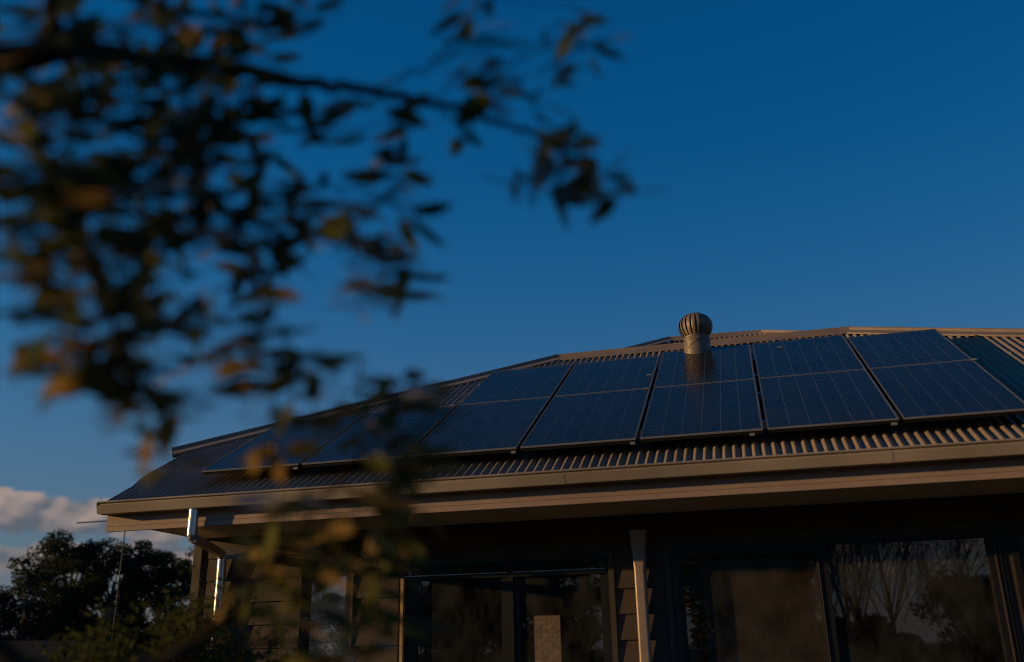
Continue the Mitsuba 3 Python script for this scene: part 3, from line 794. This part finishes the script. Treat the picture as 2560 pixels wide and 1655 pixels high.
# ------------------------------------------------------------------ near street-side tree whose branches hang into view
CLUMPS = [(3.756, -6.223, 2.598, 0.084, 0.084, 16, 'd'), (3.729, -6.251, 2.408, 0.071, 0.08, 16, 'd'), (3.774, -6.192, 2.391, 0.08, 0.089, 22, 'd'), (3.767, -6.101, 2.655, 0.098, 0.079, 18, 'd'), (3.87, -6.037, 2.679, 0.098, 0.069, 18, 'd'), (3.954, -5.979, 2.681, 0.069, 0.059, 10, 'd'), (3.862, -6.149, 2.437, 0.098, 0.08, 24, 'd'), (3.895, -6.032, 2.513, 0.094, 0.075, 22, 'd'), (3.998, -6.005, 2.571, 0.056, 0.037, 8, 'd'), (3.76, -6.25, 2.232, 0.059, 0.076, 18, 'd'), (3.816, -6.205, 2.246, 0.076, 0.076, 24, 'd'), (3.885, -6.163, 2.274, 0.076, 0.076, 24, 'd'), (3.908, -6.054, 2.354, 0.08, 0.071, 20, 'd'), (3.951, -5.959, 2.467, 0.075, 0.065, 14, 'd'), (4.006, -5.895, 2.423, 0.065, 0.056, 10, 'o'), (3.739, -6.217, 2.144, 0.051, 0.051, 12, 'd'), (3.789, -6.175, 2.156, 0.067, 0.051, 16, 'd'), (3.856, -6.128, 2.175, 0.076, 0.051, 18, 'd'), (3.883, -6.014, 2.258, 0.08, 0.044, 16, 'd'), (3.96, -5.978, 2.291, 0.071, 0.053, 14, 'd'), (4.051, -5.924, 2.294, 0.044, 0.044, 9, 'o'), (4.002, -5.91, 2.213, 0.071, 0.031, 12, 'd'), (4.055, -5.889, 2.234, 0.044, 0.036, 8, 'd'), (3.797, -6.201, 2.08, 0.045, 0.029, 5, 'y'), (3.851, -6.148, 2.069, 0.07, 0.045, 14, 'o'), (3.817, -6.22, 2.008, 0.04, 0.024, 6, 'd'), (3.822, -6.143, 2.003, 0.061, 0.061, 14, 'o'), (3.789, -6.16, 1.974, 0.033, 0.025, 3, 'y'), (3.907, -6.141, 2.002, 0.048, 0.04, 10, 'd'), (3.9, -6.051, 2.091, 0.051, 0.042, 8, 'd'), (3.945, -6.005, 2.06, 0.051, 0.021, 6, 'd'), (3.921, -6.099, 1.921, 0.048, 0.04, 10, 'd'), (3.928, -6.077, 1.873, 0.032, 0.04, 8, 'o'), (3.839, -6.172, 1.939, 0.04, 0.032, 6, 'y'), (3.895, -6.125, 1.939, 0.032, 0.024, 5, 'd'), (3.958, -6.063, 1.897, 0.048, 0.01, 4, 'd'), (4.058, -5.943, 2.086, 0.038, 0.059, 12, 'd'), (4.036, -5.923, 2, 0.051, 0.042, 11, 'd'), (3.992, -5.934, 1.951, 0.042, 0.025, 6, 'o'), (4.074, -5.889, 1.964, 0.034, 0.025, 5, 'o'), (4.135, -5.874, 2.014, 0.042, 0.013, 3, 'd'), (3.957, -5.971, 1.994, 0.025, 0.013, 3, 'd'), (4.056, -5.882, 1.909, 0.034, 0.025, 4, 'd'), (4.071, -5.943, 2.725, 0.049, 0.015, 3, 'd'), (3.988, -6.013, 2.745, 0.039, 0.029, 4, 'd'), (4.089, -5.964, 2.76, 0.039, 0.02, 3, 'd'), (4.067, -5.975, 2.588, 0.037, 0.019, 3, 'y'), (4.114, -5.886, 2.501, 0.037, 0.019, 3, 'd'), (4.172, -5.89, 2.55, 0.037, 0.028, 3, 'p'), (4.276, -5.838, 2.542, 0.028, 0.037, 4, 'o'), (4.252, -5.798, 2.465, 0.033, 0.023, 4, 'd'), (4.248, -5.771, 2.418, 0.037, 0.019, 3, 'd'), (4.262, -5.839, 2.332, 0.053, 0.022, 5, 'd'), (4.314, -5.803, 2.303, 0.027, 0.009, 2, 'd'), (4.226, -5.815, 2.257, 0.036, 0.031, 6, 'p'), (4.209, -5.888, 2.141, 0.025, 0.034, 5, 'p'), (4.27, -5.78, 2.222, 0.022, 0.044, 5, 'o'), (4.255, -5.764, 2.173, 0.018, 0.013, 2, 'y'), (4.158, -5.879, 2.319, 0.044, 0.027, 4, 'p'), (4.161, -5.837, 2.242, 0.044, 0.027, 3, 'o'), (4.1, -5.915, 2.329, 0.053, 0.036, 5, 'd'), (4.4, -5.78, 2.523, 0.037, 0.011, 3, 'd'), (4.47, -5.791, 2.571, 0.037, 0.028, 5, 'p'), (4.451, -5.82, 2.604, 0.042, 0.023, 4, 'd'), (4.455, -5.865, 2.667, 0.047, 0.037, 5, 'd'), (4.465, -5.83, 2.79, 0.049, 0.015, 3, 'd'), (4.419, -5.84, 2.618, 0.019, 0.019, 2, 'o'), (4.609, -5.82, 2.657, 0.047, 0.014, 3, 'd'), (4.662, -5.808, 2.654, 0.033, 0.019, 3, 'o'), (4.678, -5.769, 2.771, 0.039, 0.02, 2, 'd'), (4.647, -5.786, 2.62, 0.028, 0.014, 2, 'p'), (4.606, -5.797, 2.441, 0.036, 0.018, 6, 'y'), (4.548, -5.8, 2.425, 0.022, 0.036, 3, 'o'), (4.528, -5.766, 2.357, 0.027, 0.04, 3, 'd'), (4.587, -5.764, 2.378, 0.036, 0.022, 3, 'o'), (4.647, -5.752, 2.375, 0.036, 0.022, 2, 'p'), (4.686, -5.732, 2.349, 0.027, 0.036, 6, 'y'), (4.644, -5.774, 2.413, 0.036, 0.018, 3, 'd'), (4.6, -5.747, 2.35, 0.036, 0.009, 2, 'd'), (4.558, -5.771, 2.573, 0.028, 0.014, 2, 'd'), (4.236, -5.708, 1.998, 0.022, 0.018, 3, 'y'), (4.229, -5.698, 1.956, 0.027, 0.027, 3, 'y'), (4.187, -5.723, 1.981, 0.036, 0.013, 3, 'd'), (4.111, -5.738, 1.912, 0.044, 0.027, 4, 'y'), (4.053, -5.869, 1.854, 0.029, 0.017, 3, 'y'), (4.083, -5.761, 1.944, 0.044, 0.027, 5, 'd'), (4.289, -5.671, 1.939, 0.044, 0.027, 5, 'd'), (4.253, -5.673, 1.897, 0.053, 0.018, 5, 'o'), (4.225, -5.669, 1.829, 0.031, 0.044, 6, 'o'), (3.953, -6.036, 1.782, 0.024, 0.02, 3, 'o'), (4.167, -5.717, 1.93, 0.044, 0.018, 4, 'd'), (4.044, -5.738, 1.756, 0.031, 0.016, 4, 'y'), (4.218, -5.66, 1.765, 0.053, 0.04, 8, 'y'), (4.2, -5.658, 1.711, 0.053, 0.04, 5, 'y'), (4.228, -5.666, 1.82, 0.036, 0.053, 6, 'y'), (3.92, -5.569, 1.708, 0.049, 0.044, 6, 'o'), (3.984, -5.532, 1.681, 0.079, 0.049, 5, 'y'), (3.873, -5.588, 1.645, 0.079, 0.059, 5, 'o'), (4.06, -5.489, 1.591, 0.088, 0.069, 6, 'o'), (3.97, -5.529, 1.556, 0.098, 0.079, 6, 'o'), (3.889, -5.577, 1.628, 0.044, 0.049, 6, 'o'), (3.953, -5.541, 1.61, 0.059, 0.059, 8, 'o'), (4.085, -5.483, 1.663, 0.079, 0.039, 5, 'y'), (4.182, -5.553, 1.679, 0.037, 0.019, 4, 'o'), (4.085, -5.476, 1.564, 0.049, 0.059, 8, 'o'), (3.916, -5.557, 1.531, 0.069, 0.059, 7, 'o'), (4.004, -5.511, 1.495, 0.069, 0.049, 7, 'o'), (4.103, -5.466, 1.493, 0.049, 0.039, 6, 'o'), (4.207, -5.539, 1.627, 0.023, 0.037, 3, 'd'), (4.219, -5.601, 1.743, 0.027, 0.018, 3, 'o')]
LIMBS = [[(3.251, -6.205, 2.515, 0.0220), (3.520, -6.236, 2.523, 0.0160), (3.726, -6.213, 2.554, 0.0110), (3.850, -6.118, 2.575, 0.0080), (4.003, -6.016, 2.588, 0.0065), (4.103, -5.950, 2.582, 0.0055), (4.227, -5.886, 2.581, 0.0045), (4.340, -5.830, 2.566, 0.0038), (4.443, -5.798, 2.533, 0.0032), (4.540, -5.782, 2.491, 0.0024), (4.630, -5.788, 2.432, 0.0016), (4.681, -5.746, 2.373, 0.0010)],
 [(3.726, -6.213, 2.554, 0.0090), (3.754, -6.242, 2.701, 0.0070), (3.871, -6.077, 2.723, 0.0050), (4.028, -5.976, 2.732, 0.0030), (4.103, -5.928, 2.728, 0.0014)],
 [(4.227, -5.886, 2.581, 0.0025), (4.354, -5.871, 2.631, 0.0020), (4.454, -5.861, 2.660, 0.0016), (4.601, -5.823, 2.658, 0.0012), (4.680, -5.810, 2.660, 0.0008)],
 [(4.354, -5.871, 2.631, 0.0018), (4.424, -5.855, 2.725, 0.0013), (4.493, -5.827, 2.796, 0.0010), (4.679, -5.772, 2.775, 0.0008)],
 [(3.251, -6.205, 2.515, 0.0160), (3.587, -6.234, 2.293, 0.0110), (3.760, -6.196, 2.268, 0.0080), (3.881, -6.112, 2.301, 0.0050), (3.968, -5.978, 2.299, 0.0035), (4.075, -5.895, 2.266, 0.0025), (4.180, -5.840, 2.265, 0.0016), (4.256, -5.793, 2.238, 0.0010)],
 [(3.881, -6.112, 2.301, 0.0040), (3.940, -6.016, 2.436, 0.0030), (4.084, -5.905, 2.505, 0.0020), (4.273, -5.829, 2.527, 0.0010)],
 [(3.968, -5.978, 2.299, 0.0030), (4.103, -5.922, 2.344, 0.0020), (4.193, -5.836, 2.383, 0.0015), (4.314, -5.803, 2.303, 0.0009)],
 [(3.760, -6.196, 2.268, 0.0060), (3.844, -6.184, 2.128, 0.0045), (3.893, -6.160, 2.021, 0.0030), (3.916, -6.107, 1.935, 0.0022), (3.934, -6.073, 1.873, 0.0015), (3.953, -6.037, 1.789, 0.0008)],
 [(3.844, -6.184, 2.128, 0.0030), (3.840, -6.214, 2.039, 0.0020), (3.852, -6.174, 1.974, 0.0015), (3.785, -6.211, 1.911, 0.0009)],
 [(3.968, -5.978, 2.299, 0.0030), (4.020, -5.925, 2.214, 0.0026), (4.048, -5.924, 2.085, 0.0020), (4.036, -5.923, 2.000, 0.0016), (4.056, -5.884, 1.916, 0.0010)],
 [(4.036, -5.923, 2.000, 0.0013), (4.126, -5.857, 2.020, 0.0010), (4.193, -5.783, 2.000, 0.0009), (4.236, -5.705, 1.990, 0.0007)],
 [(3.893, -6.160, 2.021, 0.0020), (3.923, -6.095, 2.080, 0.0016), (3.965, -5.995, 2.070, 0.0010)],
 [(3.188, -5.983, 2.012, 0.0140), (3.423, -5.786, 1.507, 0.0100), (3.643, -5.670, 1.452, 0.0080), (3.817, -5.615, 1.550, 0.0060), (3.904, -5.573, 1.672, 0.0045), (4.063, -5.625, 1.811, 0.0032), (4.169, -5.654, 1.907, 0.0022), (4.254, -5.675, 1.905, 0.0013), (4.297, -5.668, 1.939, 0.0008)],
 [(3.904, -5.573, 1.672, 0.0030), (4.001, -5.524, 1.681, 0.0020), (4.101, -5.499, 1.670, 0.0015), (4.199, -5.547, 1.679, 0.0009)],
 [(4.063, -5.625, 1.811, 0.0020), (4.179, -5.623, 1.777, 0.0015), (4.210, -5.625, 1.731, 0.0010)],
 [(3.643, -5.670, 1.452, 0.0050), (3.849, -5.594, 1.498, 0.0040), (3.988, -5.519, 1.504, 0.0025), (4.102, -5.468, 1.546, 0.0014)],
 [(4.169, -5.654, 1.907, 0.0016), (4.120, -5.719, 1.942, 0.0012), (4.065, -5.796, 1.911, 0.0009), (4.053, -5.869, 1.854, 0.0006)]]

st = thing('roadside_tree', 'broad-leaved tree close by with branches hanging across the upper left', 'tree')
r = np.random.default_rng(11)
tp = np.array([L_[0][:3] for L_ in LIMBS if L_[0][3] > 0.012])
tx, ty = tp[:, 0].mean(), tp[:, 1].mean()
trunk = soft([(tx - 0.08, ty - 0.05, -0.05), (tx, ty, 0.8), tuple(tp[tp[:, 2].argmin()]), tuple(tp[tp[:, 2].argmax()] + [0, 0, -0.05]), (tx - 0.1, ty, 3.1), (tx - 0.2, ty - 0.1, 3.9)], 6)
part('trunk', st, tube(trunk, np.linspace(0.075, 0.02, len(trunk)), 12), 'm_bark', True)
paths = []
for L_ in LIMBS:
    q = soft(L_, 7)
    q[1:-1, :3] += r.normal(size=(len(q) - 2, 3)) * 0.004
    part('branch', st, tube(q[:, :3], q[:, 3] * (2.4 if len(paths) == 0 else 1.6), 7), 'm_bark', True)
    paths.append(q[:, :3])
allp = np.vstack(paths)


def leaf_mesh(seed, width=0.165):
    """One ovate leaf: 7 cm long along +x, creased at the midrib and curled."""
    q = np.random.default_rng(seed)
    n = 7
    u = np.linspace(0, 1, n)
    wd = width * np.sin(np.pi * u ** 0.8) ** 0.85 * (1 - 0.15 * u)
    curl = q.uniform(-0.25, 0.4)
    z = -curl * u ** 2 * 0.5
    mid = np.stack([u, 0 * u + 0.03 * np.sin(u * 3 + seed), z], 1)
    V = np.vstack([mid, mid + np.stack([0 * u, wd, wd * 0.22 + 0.02 * np.sin(u * 9)], 1), mid + np.stack([0 * u, -wd, wd * 0.22 + 0.02 * np.cos(u * 8)], 1)])
    F = []
    for i in range(n - 1):
        F += [[i, i + 1, n + i + 1], [i, n + i + 1, n + i], [i, 2 * n + i, 2 * n + i + 1], [i, 2 * n + i + 1, i + 1]]
    pet = tube([(-0.28, 0, 0.05), (-0.12, 0, 0.02), (0.02, 0, 0)], 0.012, 4, False)
    return trimesh.util.concatenate([trimesh.Trimesh(V, F, process=False), pet])


variants = [leaf_mesh(s) for s in range(4)] + [leaf_mesh(s, 0.33) for s in (4, 5)]
MATS = {'d': [('m_leaf_dark', 0.72), ('m_leaf_olive', 0.17), ('m_leaf_pale', 0.05), ('m_leaf_gold', 0.06)],
        'o': [('m_leaf_dark', 0.30), ('m_leaf_olive', 0.48), ('m_leaf_gold', 0.17), ('m_leaf_pale', 0.05)],
        'y': [('m_leaf_gold', 0.68), ('m_leaf_olive', 0.26), ('m_leaf_pale', 0.06)],
        'p': [('m_leaf_pale', 0.75), ('m_leaf_olive', 0.25)]}
leaf_ply = {(m, k): mikit.ply(variants[k], m, True) for m in ('m_leaf_dark', 'm_leaf_olive', 'm_leaf_gold', 'm_leaf_pale') for k in range(6)}
items = []
for (cx_, cy_, cz_, rh, rv, n, ty_) in CLUMPS:
    c = np.array([cx_, cy_, cz_])
    near = allp[np.argmin(np.linalg.norm(allp - c, axis=1))]
    # a hanging twig through the clump
    if n >= 3:
        tw = soft([near, (near + c) / 2 + r.normal(size=3) * 0.01, c + [r.normal() * rh * 0.3, 0, rv * 0.3], c + [r.normal() * rh * 0.5, r.normal() * rh * 0.4, -rv * 0.9]], 5)
        part('twig', st, tube(tw, np.linspace(0.0022, 0.0006, len(tw)), 5), 'm_bark', True)
    wide = ty_ in 'py'
    for k in range(int(n * 1.75 + 0.5)):
        p = c + np.clip(r.normal(size=3) * 0.62, -1.3, 1.3) * [rh, rh * 1.3, rv]
        size = r.uniform(0.055, 0.115)
        d_ = np.array([r.normal() * 1.0, r.normal() * 0.5, -0.10 + r.normal() * 0.22])
        d_ /= np.linalg.norm(d_)
        up = np.array([r.normal() * 0.55, -0.35 + r.normal() * 0.6, 0.8])
        y_ = np.cross(up, d_)
        y_ /= np.linalg.norm(y_)
        M = np.eye(4)
        M[:3, 0], M[:3, 1], M[:3, 2], M[:3, 3] = d_ * size, y_ * size * r.uniform(0.8, 1.15), np.cross(d_, y_) * size, p
        u_, acc = r.uniform(), 0
        for m_, w_ in MATS[ty_]:
            acc += w_
            if u_ <= acc:
                break
        items.append((m_, int(r.integers(4, 6)) if wide and size < 0.098 and r.uniform() < 0.85 else int(r.integers(4)), M, size / np.linalg.norm(p - CAM)))
order = np.argsort([-i_[3] for i_ in items])
rest = {}
for rank, idx in enumerate(order):
    m_, k, M, _ = items[idx]
    if rank < 300:
        part('leaf', st, leaf_ply[(m_, k)], None, M=M)
    else:
        q = variants[k].copy()
        q.apply_transform(M)
        rest.setdefault(m_, []).append(q)
for m_, ms in rest.items():
    part('foliage', st, cat(ms), m_, True, kind='stuff')
# the crown of the same tree left of the view, which shades the hanging branches
crown = []
for k in range(800):
    c = np.array([tx - 0.55, ty - 0.25, 2.95])
    p = r.normal(size=3)
    p = c + p / np.linalg.norm(p) * r.uniform(0.1, 1) ** 0.5 * np.array([0.85, 0.75, 0.85])
    q = variants[int(r.integers(4))].copy()
    d_ = r.normal(size=3) * [1, 1, 0.5] + [0, 0, -0.3]
    d_ /= np.linalg.norm(d_)
    y_ = np.cross(r.normal(size=3), d_)
    y_ /= np.linalg.norm(y_)
    M = np.eye(4)
    M[:3, 0], M[:3, 1], M[:3, 2], M[:3, 3] = d_ * 0.075, y_ * 0.075, np.cross(d_, y_) * 0.075, p
    q.apply_transform(M)
    crown.append(q)
part('foliage', st, cat(crown), 'm_leaf_dark', True, kind='stuff')
